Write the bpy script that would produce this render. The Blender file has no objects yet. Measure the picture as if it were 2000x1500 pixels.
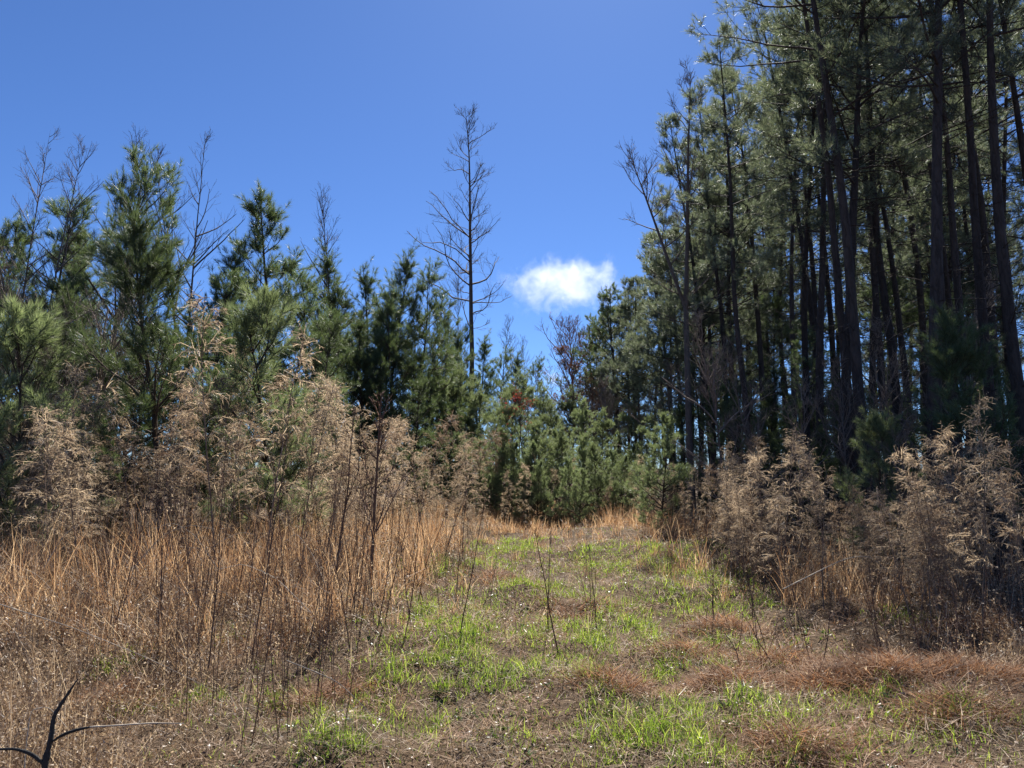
import bpy, math, random
import numpy as np
from mathutils import Matrix, Vector, Euler

# ------------------------------------------------------------------ camera, sky, sun, exposure
SC = bpy.context.scene
COL = SC.collection
CAM_Z, PITCH, F = 1.6, math.radians(6.1), 1540.0
cam_d = bpy.data.cameras.new('camera')
cam = bpy.data.objects.new('camera', cam_d)
COL.objects.link(cam)
cam.location = (0, 0, CAM_Z)
cam.rotation_euler = (math.pi / 2 + PITCH, 0, 0)
cam_d.sensor_width = 36.0
cam_d.lens = 36.0 * F / 2000.0
cam_d.clip_end = 8000.0
SC.camera = cam

SUN_EL, SUN_AZ = math.radians(48), math.radians(8)      # azimuth from +Y towards +X
world = bpy.data.worlds.new('World')
SC.world = world
world.use_nodes = True
wn = world.node_tree.nodes
sky = wn.new('ShaderNodeTexSky')
sky.sky_type = 'NISHITA'
sky.sun_disc = False
sky.sun_elevation = SUN_EL
sky.sun_rotation = SUN_AZ
sky.altitude = 200
sky.air_density = 0.75
sky.dust_density = 0.2
sky.ozone_density = 5.5
bg = wn['Background']
bg.inputs['Strength'].default_value = 0.05
grade = wn.new('ShaderNodeMix')                          # the whole sky a touch bluer, as the camera records it
grade.data_type = 'RGBA'
grade.blend_type = 'MULTIPLY'
grade.inputs['Factor'].default_value = 1.0
grade.inputs['B'].default_value = (0.64, 0.83, 1.10, 1)
world.node_tree.links.new(sky.outputs[0], grade.inputs['A'])
world.node_tree.links.new(grade.outputs['Result'], bg.inputs['Color'])

sun_d = bpy.data.lights.new('sun', 'SUN')
sun_d.energy = 5.0
sun_d.angle = math.radians(0.5)
sun_d.color = (1.0, 0.95, 0.87)
sun = bpy.data.objects.new('sun', sun_d)
COL.objects.link(sun)
sdir = Vector((math.sin(SUN_AZ) * math.cos(SUN_EL), math.cos(SUN_AZ) * math.cos(SUN_EL), math.sin(SUN_EL)))
sun.rotation_euler = sdir.to_track_quat('Z', 'Y').to_euler()
sun.location = (0, 30, 60)

SC.view_settings.view_transform = 'Standard'
SC.view_settings.look = 'None'
SC.view_settings.exposure = 1.32
SC.view_settings.gamma = 1.0
SC.view_settings.use_curve_mapping = False
SC.cycles.max_bounces = 8
SC.cycles.diffuse_bounces = 2
SC.cycles.transmission_bounces = 3
SC.cycles.volume_bounces = 8
SC.cycles.volume_max_steps = 256
SC.cycles.use_denoising = True

RS = np.random.RandomState
rnd = random.Random(11)

# ------------------------------------------------------------------ terrain height, pixel helpers
_w = RS(5)
_WAVES = [(_w.uniform(.8, 1.2) * 2 * math.pi / wl, _w.uniform(0, 2 * math.pi), _w.uniform(0, 2 * math.pi), amp)
          for wl, amp in ((9, .07), (6, .05), (4.1, .035), (2.3, .03), (1.5, .025), (1.05, .02), (.7, .014), (.5, .01))
          for _ in range(2)]


def ground_h(x, y):
    x = np.asarray(x, float); y = np.asarray(y, float)
    h = np.zeros(np.broadcast(x, y).shape)
    for k, a, p, amp in _WAVES:
        h = h + amp * np.sin(k * (x * math.cos(a) + y * math.sin(a)) + p)
    r = np.sqrt(x * x + y * y)
    return h * np.clip(1.3 - r / 60, 0, 1)


def noise2(x, y, scale, seed):
    g = RS(seed)
    v = 0
    for i in range(6):
        a = g.uniform(0, 6.28); k = g.uniform(.6, 1.9) / scale * 2 * math.pi
        v = v + np.sin(k * (x * math.cos(a) + y * math.sin(a)) + g.uniform(0, 6.28))
    return v / 2.4


def ray(px, py):
    c = np.array([(px - 1000) / F, (750 - py) / F, 1.0])
    cp, sp = math.cos(PITCH), math.sin(PITCH)
    return np.array([c[0], cp * c[2] - sp * c[1], sp * c[2] + cp * c[1]])


def at(px, py, Y):
    """point on the sight line of a photo pixel at world depth Y"""
    r = ray(px, py)
    k = Y / r[1]
    return np.array([r[0] * k, Y, CAM_Z + r[2] * k])


def gpt(px, py):
    r = ray(px, py)
    k = -CAM_Z / r[2]
    return np.array([r[0] * k, r[1] * k, 0.0])


# ------------------------------------------------------------------ materials
def new_mat(name):
    m = bpy.data.materials.new(name)
    m.use_nodes = True
    nt = m.node_tree
    nt.nodes.clear()
    return m, nt, nt.nodes.new('ShaderNodeOutputMaterial')


def N(nt, t, **kw):
    n = nt.nodes.new(t)
    for k, v in kw.items():
        setattr(n, k, v)
    return n


def ramp(nt, fac, cols):
    r = nt.nodes.new('ShaderNodeValToRGB')
    while len(r.color_ramp.elements) < len(cols):
        r.color_ramp.elements.new(0.5)
    for i, (e, c) in enumerate(zip(r.color_ramp.elements, cols)):
        e.position = i / (len(cols) - 1)
        e.color = (*c, 1)
    nt.links.new(fac, r.inputs[0])
    return r.outputs[0]


def leafy(name, cols, trans=0.4, trans_tint=(1, 1, 1), rough=0.5, spec=0.3, objvar=0.25, patch=None):
    """thin blades, needles, leaves: colour varies from piece to piece, light comes through"""
    m, nt, out = new_mat(name)
    L = nt.links.new
    geo = N(nt, 'ShaderNodeNewGeometry')
    oi = N(nt, 'ShaderNodeObjectInfo')
    fac = geo.outputs['Random Per Island']
    col = ramp(nt, fac, cols)
    if patch:
        nz = N(nt, 'ShaderNodeTexNoise')
        nz.inputs['Scale'].default_value = patch[0]
        tc = N(nt, 'ShaderNodeTexCoord')
        L(tc.outputs['Object'], nz.inputs['Vector'])
        mr = N(nt, 'ShaderNodeMapRange')
        mr.inputs[1].default_value = .42; mr.inputs[2].default_value = .6
        L(nz.outputs[0], mr.inputs[0])
        mx = N(nt, 'ShaderNodeMix', data_type='RGBA', blend_type='MIX')
        mm = N(nt, 'ShaderNodeMath', operation='MULTIPLY'); mm.inputs[1].default_value = patch[2]
        L(mr.outputs[0], mm.inputs[0])
        L(mm.outputs[0], mx.inputs['Factor']); L(col, mx.inputs['A'])
        mx.inputs['B'].default_value = (*patch[1], 1)
        col = mx.outputs['Result']
    hsv = N(nt, 'ShaderNodeHueSaturation')
    mr2 = N(nt, 'ShaderNodeMapRange')
    mr2.inputs[3].default_value = 1 - objvar; mr2.inputs[4].default_value = 1 + objvar
    L(oi.outputs['Random'], mr2.inputs[0])
    L(mr2.outputs[0], hsv.inputs['Value'])
    L(col, hsv.inputs['Color'])
    p = N(nt, 'ShaderNodeBsdfPrincipled')
    p.inputs['Roughness'].default_value = rough
    p.inputs['Specular IOR Level'].default_value = spec
    L(hsv.outputs[0], p.inputs['Base Color'])
    t = N(nt, 'ShaderNodeBsdfTranslucent')
    tm = N(nt, 'ShaderNodeMix', data_type='RGBA', blend_type='MULTIPLY')
    tm.inputs['Factor'].default_value = 1
    L(hsv.outputs[0], tm.inputs['A']); tm.inputs['B'].default_value = (*trans_tint, 1)
    L(tm.outputs['Result'], t.inputs['Color'])
    mix = N(nt, 'ShaderNodeMixShader')
    mix.inputs[0].default_value = trans
    L(p.outputs[0], mix.inputs[1]); L(t.outputs[0], mix.inputs[2])
    L(mix.outputs[0], out.inputs['Surface'])
    return m


def bark(name, c1, c2, scale=9, bump=0.6, stretch=0.25, rough=0.85):
    m, nt, out = new_mat(name)
    L = nt.links.new
    tc = N(nt, 'ShaderNodeTexCoord')
    mp = N(nt, 'ShaderNodeMapping')
    mp.inputs['Scale'].default_value = (1, 1, stretch)
    L(tc.outputs['Object'], mp.inputs['Vector'])
    vo = N(nt, 'ShaderNodeTexVoronoi', feature='DISTANCE_TO_EDGE')
    vo.inputs['Scale'].default_value = scale
    nz = N(nt, 'ShaderNodeTexNoise')
    nz.inputs['Scale'].default_value = scale * 1.7; nz.inputs['Detail'].default_value = 6
    L(mp.outputs[0], nz.inputs['Vector'])
    ad = N(nt, 'ShaderNodeMix', data_type='RGBA', blend_type='ADD'); ad.inputs['Factor'].default_value = .25
    L(mp.outputs[0], ad.inputs['A']); L(nz.outputs['Color'], ad.inputs['B'])
    L(ad.outputs['Result'], vo.inputs['Vector'])
    mul = N(nt, 'ShaderNodeMath', operation='MULTIPLY_ADD')
    L(vo.outputs['Distance'], mul.inputs[0]); mul.inputs[1].default_value = 1.6
    mu2 = N(nt, 'ShaderNodeMath', operation='MULTIPLY'); mu2.inputs[1].default_value = .6
    L(nz.outputs[0], mu2.inputs[0]); L(mu2.outputs[0], mul.inputs[2])
    col = ramp(nt, mul.outputs[0], [c1, c2, tuple(min(1, v * 1.25) for v in c2)])
    oi = N(nt, 'ShaderNodeObjectInfo')
    mr2 = N(nt, 'ShaderNodeMapRange'); mr2.inputs[3].default_value = .75; mr2.inputs[4].default_value = 1.25
    L(oi.outputs['Random'], mr2.inputs[0])
    hsv = N(nt, 'ShaderNodeHueSaturation'); L(mr2.outputs[0], hsv.inputs['Value']); L(col, hsv.inputs['Color'])
    p = N(nt, 'ShaderNodeBsdfPrincipled')
    p.inputs['Roughness'].default_value = rough
    p.inputs['Specular IOR Level'].default_value = .2
    L(hsv.outputs[0], p.inputs['Base Color'])
    if bump:
        b = N(nt, 'ShaderNodeBump'); b.inputs['Strength'].default_value = bump; b.inputs['Distance'].default_value = .03
        L(mul.outputs[0], b.inputs['Height']); L(b.outputs[0], p.inputs['Normal'])
    L(p.outputs[0], out.inputs['Surface'])
    return m


MAT = dict(
    pine_bark=bark('pine_bark', (.012, .010, .009), (.06, .047, .04), 7, 1.0),
    young_bark=bark('young_pine_bark', (.02, .016, .014), (.07, .052, .04), 14, .4),
    grey_bark=bark('grey_bark', (.07, .055, .045), (.19, .155, .13), 12, .3),
    dark_bark=bark('dark_bark', (.045, .035, .03), (.13, .105, .09), 12, .3),
    red_twig=bark('red_twig', (.10, .04, .035), (.20, .09, .075), 12, 0),
    stalk=bark('stalk_brown', (.05, .028, .02), (.14, .085, .06), 20, 0),
    fennel_stalk=bark('fennel_stalk', (.08, .055, .04), (.22, .16, .115), 20, 0),
    black_wood=bark('black_wood', (.012, .012, .012), (.05, .048, .046), 30, .5),
    pale_wood=bark('pale_wood', (.22, .18, .14), (.42, .36, .28), 30, .2),
    needle=leafy('pine_needles', [(.055, .085, .045), (.09, .13, .062), (.17, .205, .11)], .45, (1.2, 1.2, .8), .45, .5, .22),
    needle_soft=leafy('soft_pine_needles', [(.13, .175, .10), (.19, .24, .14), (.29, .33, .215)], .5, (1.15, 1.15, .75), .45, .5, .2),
    needle_tall=leafy('mature_pine_needles', [(.08, .115, .082), (.13, .165, .118), (.225, .25, .19)], .5, (1.2, 1.15, .85), .45, .5, .2),
    fennel=leafy('fennel_plume', [(.17, .135, .105), (.34, .28, .215), (.60, .51, .39)], .58, (1.15, 1.05, .9), .55, .3, .22),
    fennel_brown=leafy('fennel_brown', [(.11, .08, .06), (.23, .17, .125), (.44, .35, .26)], .5, (1.15, 1.05, .9), .55, .3, .22),
    thatch=leafy('thatch', [(.05, .035, .025), (.15, .105, .07), (.24, .175, .115), (.35, .26, .175), (.52, .42, .30)], .3, (1.1, 1.05, .9), .6, .2, 0, (.9, (.34, .165, .09), .6)),
    broom=leafy('broomsedge', [(.17, .095, .058), (.36, .235, .15), (.70, .56, .41)], .5, (1.2, 1.05, .8), .5, .35, 0),
    green=leafy('green_grass', [(.07, .11, .026), (.145, .225, .05), (.22, .31, .08), (.38, .43, .17)], .5, (1.4, 1.4, .6), .38, .45, 0),
    weed=leafy('dead_weed', [(.05, .032, .022), (.15, .098, .066), (.30, .21, .145), (.66, .54, .40)], .4, (1.1, 1.05, .9), .5, .35, 0),
    red_grass=leafy('red_grass', [(.085, .042, .022), (.22, .115, .062), (.50, .35, .23)], .4, (1.15, .95, .75), .65, .12, 0),
    litter=leafy('leaf_litter', [(.05, .035, .025), (.19, .12, .075), (.46, .37, .28)], .15, (1, .9, .7), .45, .4, 0),
    red_leaf=leafy('red_leaf', [(.16, .03, .025), (.27, .06, .045), (.20, .08, .05)], .5, (1.2, .8, .7), .5, .3, 0),
    brown_leaf=leafy('russet_leaf', [(.13, .06, .04), (.21, .10, .065), (.14, .11, .06)], .4, (1.1, .9, .7), .5, .3, .1),
    broadleaf=leafy('rosette_leaf', [(.03, .07, .022), (.06, .11, .035), (.10, .16, .05)], .3, (1.2, 1.2, .6), .35, .5, 0),
)


def ground_material():
    m, nt, out = new_mat('field_soil')
    L = nt.links.new
    tc = N(nt, 'ShaderNodeTexCoord')
    n1 = N(nt, 'ShaderNodeTexNoise'); n1.inputs['Scale'].default_value = .8; n1.inputs['Detail'].default_value = 8
    n2 = N(nt, 'ShaderNodeTexNoise'); n2.inputs['Scale'].default_value = 22; n2.inputs['Detail'].default_value = 8
    L(tc.outputs['Object'], n1.inputs['Vector']); L(tc.outputs['Object'], n2.inputs['Vector'])
    a = ramp(nt, n1.outputs[0], [(.04, .029, .02), (.08, .056, .036), (.11, .075, .046), (.075, .07, .033)])
    b = ramp(nt, n2.outputs[0], [(.25, .22, .2), (.8, .8, .8), (1.5, 1.45, 1.4)])
    mx = N(nt, 'ShaderNodeMix', data_type='RGBA', blend_type='MULTIPLY'); mx.inputs['Factor'].default_value = 1
    L(a, mx.inputs['A']); L(b, mx.inputs['B'])
    p = N(nt, 'ShaderNodeBsdfPrincipled'); p.inputs['Roughness'].default_value = .95
    p.inputs['Specular IOR Level'].default_value = .1
    L(mx.outputs['Result'], p.inputs['Base Color'])
    bp = N(nt, 'ShaderNodeBump'); bp.inputs['Strength'].default_value = .8; bp.inputs['Distance'].default_value = .05
    L(n2.outputs[0], bp.inputs['Height']); L(bp.outputs[0], p.inputs['Normal'])
    L(p.outputs[0], out.inputs['Surface'])
    return m


# ------------------------------------------------------------------ mesh building with numpy
class Geo:
    def __init__(self):
        self.V, self.T, self.Q, self.n = [], [], [], 0

    def add(self, v, tris=None, quads=None):
        v = np.asarray(v, np.float32).reshape(-1, 3)
        if tris is not None and len(tris):
            self.T.append(np.asarray(tris, np.int32).reshape(-1, 3) + self.n)
        if quads is not None and len(quads):
            self.Q.append(np.asarray(quads, np.int32).reshape(-1, 4) + self.n)
        self.V.append(v); self.n += len(v)

    def mesh(self, name, mat, smooth=True):
        me = bpy.data.meshes.new(name)
        V = np.concatenate(self.V)
        T = np.concatenate(self.T) if self.T else np.zeros((0, 3), np.int32)
        Q = np.concatenate(self.Q) if self.Q else np.zeros((0, 4), np.int32)
        me.vertices.add(len(V)); me.vertices.foreach_set('co', V.ravel())
        li = np.concatenate([T.ravel(), Q.ravel()])
        me.loops.add(len(li)); me.loops.foreach_set('vertex_index', li)
        st = np.concatenate([np.arange(len(T)) * 3, len(T) * 3 + np.arange(len(Q)) * 4]).astype(np.int32)
        me.polygons.add(len(st)); me.polygons.foreach_set('loop_start', st)
        me.polygons.foreach_set('use_smooth', np.full(len(st), smooth))
        me.update(calc_edges=True)
        me.materials.append(mat)
        return me


def unit(v):
    return v / np.maximum(np.linalg.norm(v, axis=-1, keepdims=True), 1e-9)


def tubes(g, P, R, k=4, rough=None, rng=None):
    """N swept tubes: P (N,n,3), R (N,n)"""
    P = np.asarray(P, float); R = np.asarray(R, float)
    if P.ndim == 2:
        P, R = P[None], R[None]
    n_, m = P.shape[:2]
    T = np.gradient(P, axis=1); T = unit(T)
    ref = np.where(np.abs(T[:, :1, 2:3]) > .9, np.array([1., 0, 0]), np.array([0, 0, 1.]))
    A = unit(np.cross(T, np.broadcast_to(ref, T.shape)))
    B = np.cross(T, A)
    th = np.arange(k) * 2 * math.pi / k
    rr = R[..., None] * np.ones(k)
    if rough:
        rr = rr * (1 + rough * rng.uniform(-1, 1, rr.shape))
    ring = P[:, :, None] + rr[..., None] * (A[:, :, None] * np.cos(th)[:, None] + B[:, :, None] * np.sin(th)[:, None])
    idx = np.arange(n_ * m * k).reshape(n_, m, k)
    a = idx[:, :-1]; b = idx[:, 1:]
    q = np.stack([a, np.roll(a, -1, 2), np.roll(b, -1, 2), b], -1)
    g.add(ring, quads=q)
    return T


def grow(P0, D0, Ln, n, rng, bend=0.0, wig=0.1):
    """N polylines that start at P0 along D0; bend lifts (or drops) them, wig makes them crooked"""
    P0 = np.atleast_2d(P0); D = unit(np.atleast_2d(D0).astype(float))
    Ln = np.broadcast_to(np.asarray(Ln, float), (len(P0),))
    bend = np.broadcast_to(np.asarray(bend, float), (len(P0),))
    pts = [P0]
    st = (Ln / (n - 1))[:, None]
    for i in range(n - 1):
        pts.append(pts[-1] + D * st)
        D = D + rng.normal(0, wig, D.shape)
        D[:, 2] += bend / (n - 1)
        D = unit(D)
    return np.stack(pts, 1)


def on(P, i, s):
    """points and tangents on polylines P[i] at parameter s"""
    m = P.shape[1] - 1
    f = np.clip(s, 0, 1) * m
    j = np.minimum(f.astype(int), m - 1)
    a, b = P[i, j], P[i, j + 1]
    return a + (b - a) * (f - j)[:, None], unit(b - a)


def side_dirs(T, ang, rng, flat=0.5, alt=None):
    """directions leaving tangents T at angle ang, flattened towards the horizontal"""
    h = np.cross(T, np.array([0, 0, 1.]))
    h = np.where(np.linalg.norm(h, axis=1, keepdims=True) < .05, unit(rng.normal(size=h.shape)), h)
    h = unit(h)
    v = np.cross(h, T)
    sgn = alt if alt is not None else rng.choice([-1, 1], len(T))
    ph = rng.normal(0, flat, len(T)) + np.where(sgn > 0, 0, math.pi)
    s = h * np.cos(ph)[:, None] + v * np.sin(ph)[:, None]
    return T * np.cos(ang)[:, None] + s * np.sin(ang)[:, None]


def needles(g, A, B, M, length, width, rng, spread=(.22, .95), droop=0.08):
    """M needles round every shoot A->B"""
    n_ = len(A)
    u = rng.beta(1.3, 1.0, (n_, M))
    ax = unit(B - A)[:, None]
    base = A[:, None] + (B - A)[:, None] * u[..., None]
    r = unit(np.cross(np.broadcast_to(ax, base.shape), rng.normal(size=base.shape)))
    al = (spread[1] - (spread[1] - spread[0]) * u ** 2) * rng.uniform(.75, 1.2, u.shape)
    d = ax * np.cos(al)[..., None] + r * np.sin(al)[..., None]
    d[..., 2] -= droop
    d = unit(d)
    Ln = length * rng.uniform(.7, 1.15, u.shape)
    w = unit(np.cross(d, rng.normal(size=d.shape))) * width * .5
    tip = base + d * Ln[..., None]
    v = np.stack([base - w, base + w, tip], 2)
    k = n_ * M
    g.add(v, tris=np.arange(k * 3).reshape(k, 3))


def leaves(g, C, size, rng, dirs=None):
    """small flat leaves (two triangles, folded) at points C"""
    k = len(C)
    a = unit(rng.normal(size=(k, 3)) if dirs is None else dirs)
    b = unit(np.cross(a, rng.normal(size=(k, 3))))
    c = np.cross(a, b)
    s = (size * rng.uniform(.6, 1.3, k))[:, None]
    v = np.stack([C - a * s, C - b * s * .42 + c * s * .12, C + b * s * .42 + c * s * .12, C + a * s], 1)
    i = np.arange(k)[:, None] * 4
    g.add(v, tris=np.concatenate([i + [0, 1, 2], i + [1, 3, 2]], 1).reshape(-1, 3))


def blades(g, base, az, lean, curl, length, width, rng, seg=2, taper=.75):
    """grass blades: ribbons that start lean from upright and bend by curl along their length"""
    k = len(base)
    hx, hy = np.cos(az), np.sin(az)
    p = base.copy()
    wa = az + math.pi / 2 + rng.normal(0, .7, k)
    W = np.stack([np.cos(wa), np.sin(wa), rng.normal(0, .25, k)], 1)
    lv = []
    for s in range(seg + 1):
        t = s / seg
        lv.append((p.copy(), width * (1 - taper * t)))
        ph = lean + curl * (t + .5 / seg)
        st = length / seg
        p = p + np.stack([np.sin(ph) * hx * st, np.sin(ph) * hy * st, np.cos(ph) * st], 1)
    rows = []
    for s in range(seg):
        q, w = lv[s]
        rows += [q - W * (w * .5)[:, None], q + W * (w * .5)[:, None]]
    rows.append(lv[seg][0])
    v = np.stack(rows, 1)
    nv = 2 * seg + 1
    i = np.arange(k)[:, None] * nv
    qs = [i + [2 * s, 2 * s + 1, 2 * s + 3, 2 * s + 2] for s in range(seg - 1)]
    g.add(v, tris=i + [2 * seg - 2, 2 * seg - 1, 2 * seg],
          quads=np.concatenate(qs, 1).reshape(-1, 4) if qs else None)
    return np.stack([r[0] for r in lv], 1)


# ------------------------------------------------------------------ objects
def link(name, data, parent=None):
    o = bpy.data.objects.new(name, data)
    COL.objects.link(o)
    o.parent = parent
    return o


def tag(o, label=None, cat=None, group=None, kind=None):
    for k, v in (('label', label), ('category', cat), ('group', group), ('kind', kind)):
        if v:
            o[k] = v
    return o


def place(proto, name, label, cat, loc, rz=0.0, scale=1.0, tilt=(0, 0), group=None):
    """one individual: an Empty at the base and its own parts, which share mesh data with its look-alikes"""
    e = link(name, None)
    e.empty_display_size = .2
    R = Matrix.Rotation(tilt[0], 3, 'Y') @ Matrix.Rotation(tilt[1], 3, 'X') @ Matrix.Rotation(rz, 3, 'Z')
    e.location = loc
    e.rotation_euler = R.to_euler()
    e.scale = (scale,) * 3 if np.isscalar(scale) else scale
    tag(e, label, cat, group)
    for part, me in proto['parts']:
        o = link(part, me, e)
        if part not in ('trunk', 'stalk', 'stem'):
            o['kind'] = 'stuff'
    return e


def on_ground(x, y, sink=.04):
    return (float(x), float(y), float(ground_h(x, y)) - sink)


# ---- pines
def make_pine(seed, H, cb, r0, spread, n1, m2, m3, M, nlen, nwid, young, dead=0, mat_n='needle', mat_b='pine_bark',
              e_lo=.05, e_hi=.9, shape='cone', lean=.02, shoot=.22, gap=0.0):
    g = RS(seed)
    gb, gl, gn = Geo(), Geo(), Geo()
    tr = grow([[0, 0, -.15]], [[g.normal(0, lean), g.normal(0, lean), 1]], H + .15, 22, g, .02, .018 if not young else .03)
    t = np.linspace(0, 1, 22)
    rad = r0 * ((1 - t) ** .8 * .93 + .05)
    rad[0] *= 1.35; rad[1] *= 1.06
    tubes(gb, tr, rad[None], 12 if not young else 8, .06, g)
    tt = np.sort(g.uniform(0, 1, n1) ** .9)
    if young:                                                   # branches in yearly whorls
        nw = max(5, n1 // 3)
        tt = np.clip(np.round(tt * nw) / nw + g.normal(0, .012, n1), 0, .985)
    hs = cb + (1 - cb) * tt * .985
    P0, _ = on(tr, np.zeros(n1, int), hs)
    az = np.arange(n1) * 2.399 + g.normal(0, .5, n1)
    el = e_lo + (e_hi - e_lo) * tt + g.normal(0, .14, n1)
    D = np.stack([np.cos(az) * np.cos(el), np.sin(az) * np.cos(el), np.sin(el)], 1)
    if shape == 'cone':
        sh = (1 - tt) ** .85 * np.minimum(1, .55 + tt * 2.5) + .05
    elif shape == 'round':
        sh = np.sqrt(np.clip(1 - (tt * 1.25 - .32) ** 2, .05, 1)) * (1 - tt ** 4 * .75)
    else:
        sh = (1 - tt) ** .5 * np.minimum(1, .5 + tt * 1.6) + .1
    L1 = spread * sh * g.uniform(.4 if young else .6, 1.2, n1) * np.where(g.uniform(size=n1) < gap, .45, 1)
    P1 = grow(P0, D, L1, 8, g, .3 if young else .2, .1 if young else .07)
    s8 = np.linspace(0, 1, 8)
    tubes(gl, P1, (.006 + (.0125 if young else .009) * L1)[:, None] * (1 - .8 * s8), 4)
    # secondary
    i2 = np.repeat(np.arange(n1), m2)
    s2 = g.uniform(.40, 1, len(i2)) ** (.8 if young else 1)
    keep = g.uniform(size=len(i2)) < np.clip(L1[i2] / (.5 * spread) + .3, .35, 1)
    i2, s2 = i2[keep], s2[keep]
    Q, T = on(P1, i2, s2)
    D2 = side_dirs(T, g.uniform(.55, 1.05, len(i2)), g, .55)
    D2[:, 2] += .28
    L2 = (L1[i2] * .46 * (1.15 - s2) + .16) * g.uniform(.6, 1.2, len(i2))
    P2 = grow(Q, D2, L2, 5, g, .45, .11)
    tubes(gl, P2, (.004 + .005 * L2)[:, None] * (1 - .6 * np.linspace(0, 1, 5)), 3)
    # tertiary
    i3 = np.repeat(np.arange(len(i2)), m3)
    s3 = g.uniform(.3, 1, len(i3))
    k3 = g.uniform(size=len(i3)) < np.clip(L2[i3] / .5, .3, 1)
    i3, s3 = i3[k3], s3[k3]
    Q3, T3 = on(P2, i3, s3)
    D3 = side_dirs(T3, g.uniform(.4, .95, len(i3)), g, .8); D3[:, 2] += .3
    L3 = shoot * g.uniform(.6, 1.5, len(i3))
    P3 = grow(Q3, D3, L3, 3, g, .4, .1)
    tubes(gl, P3, np.array([[.004, .0035, .003]]) * np.ones((len(P3), 1)), 3)
    A = np.concatenate([P3[:, 0] * .55 + P3[:, 2] * .45, P2[:, 3], P1[:, 6] * .5 + P1[:, 7] * .5, tr[:, -2]])
    B = np.concatenate([P3[:, 2], P2[:, 4] + (P2[:, 4] - P2[:, 3]) * .2, P1[:, 7], tr[:, -1]])
    A = B - unit(B - A) * np.clip(np.linalg.norm(B - A, axis=1, keepdims=True), shoot * .5, shoot * 1.5)
    needles(gn, A, B, M, nlen, nwid, g)
    if dead:                                                    # bare dead limbs under the crown
        hd = g.uniform(.1, cb + .08, dead)
        Pd, _ = on(tr, np.zeros(dead, int), hd)
        ad = g.uniform(0, 6.28, dead); ed = g.uniform(-.35, .35, dead)
        Dd = np.stack([np.cos(ad) * np.cos(ed), np.sin(ad) * np.cos(ed), np.sin(ed)], 1)
        Ld = g.uniform(.3, 2.4, dead) * (.5 + hd)
        Pq = grow(Pd, Dd, Ld, 6, g, -.1, .12)
        tubes(gl, Pq, (.005 + .0055 * Ld)[:, None] * (1 - .75 * np.linspace(0, 1, 6)), 3)
        ii = np.repeat(np.arange(dead), 4); ss = g.uniform(.3, 1, len(ii))
        q, tq = on(Pq, ii, ss)
        Pr = grow(q, side_dirs(tq, g.uniform(.5, 1.1, len(ii)), g, .9), g.uniform(.15, .7, len(ii)), 4, g, 0, .15)
        tubes(gl, Pr, np.array([[.005, .0045, .004, .003]]) * np.ones((len(ii), 1)), 3)
    nm = 'young_pine' if young else 'pine'
    return dict(H=H, tip=tr[0, -1].copy(), parts=[('trunk', gb.mesh(nm + '_trunk', MAT[mat_b])),
                            ('limbs', gl.mesh(nm + '_limbs', MAT[mat_b])),
                            ('crown', gn.mesh(nm + '_crown', MAT[mat_n], False))])


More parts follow.
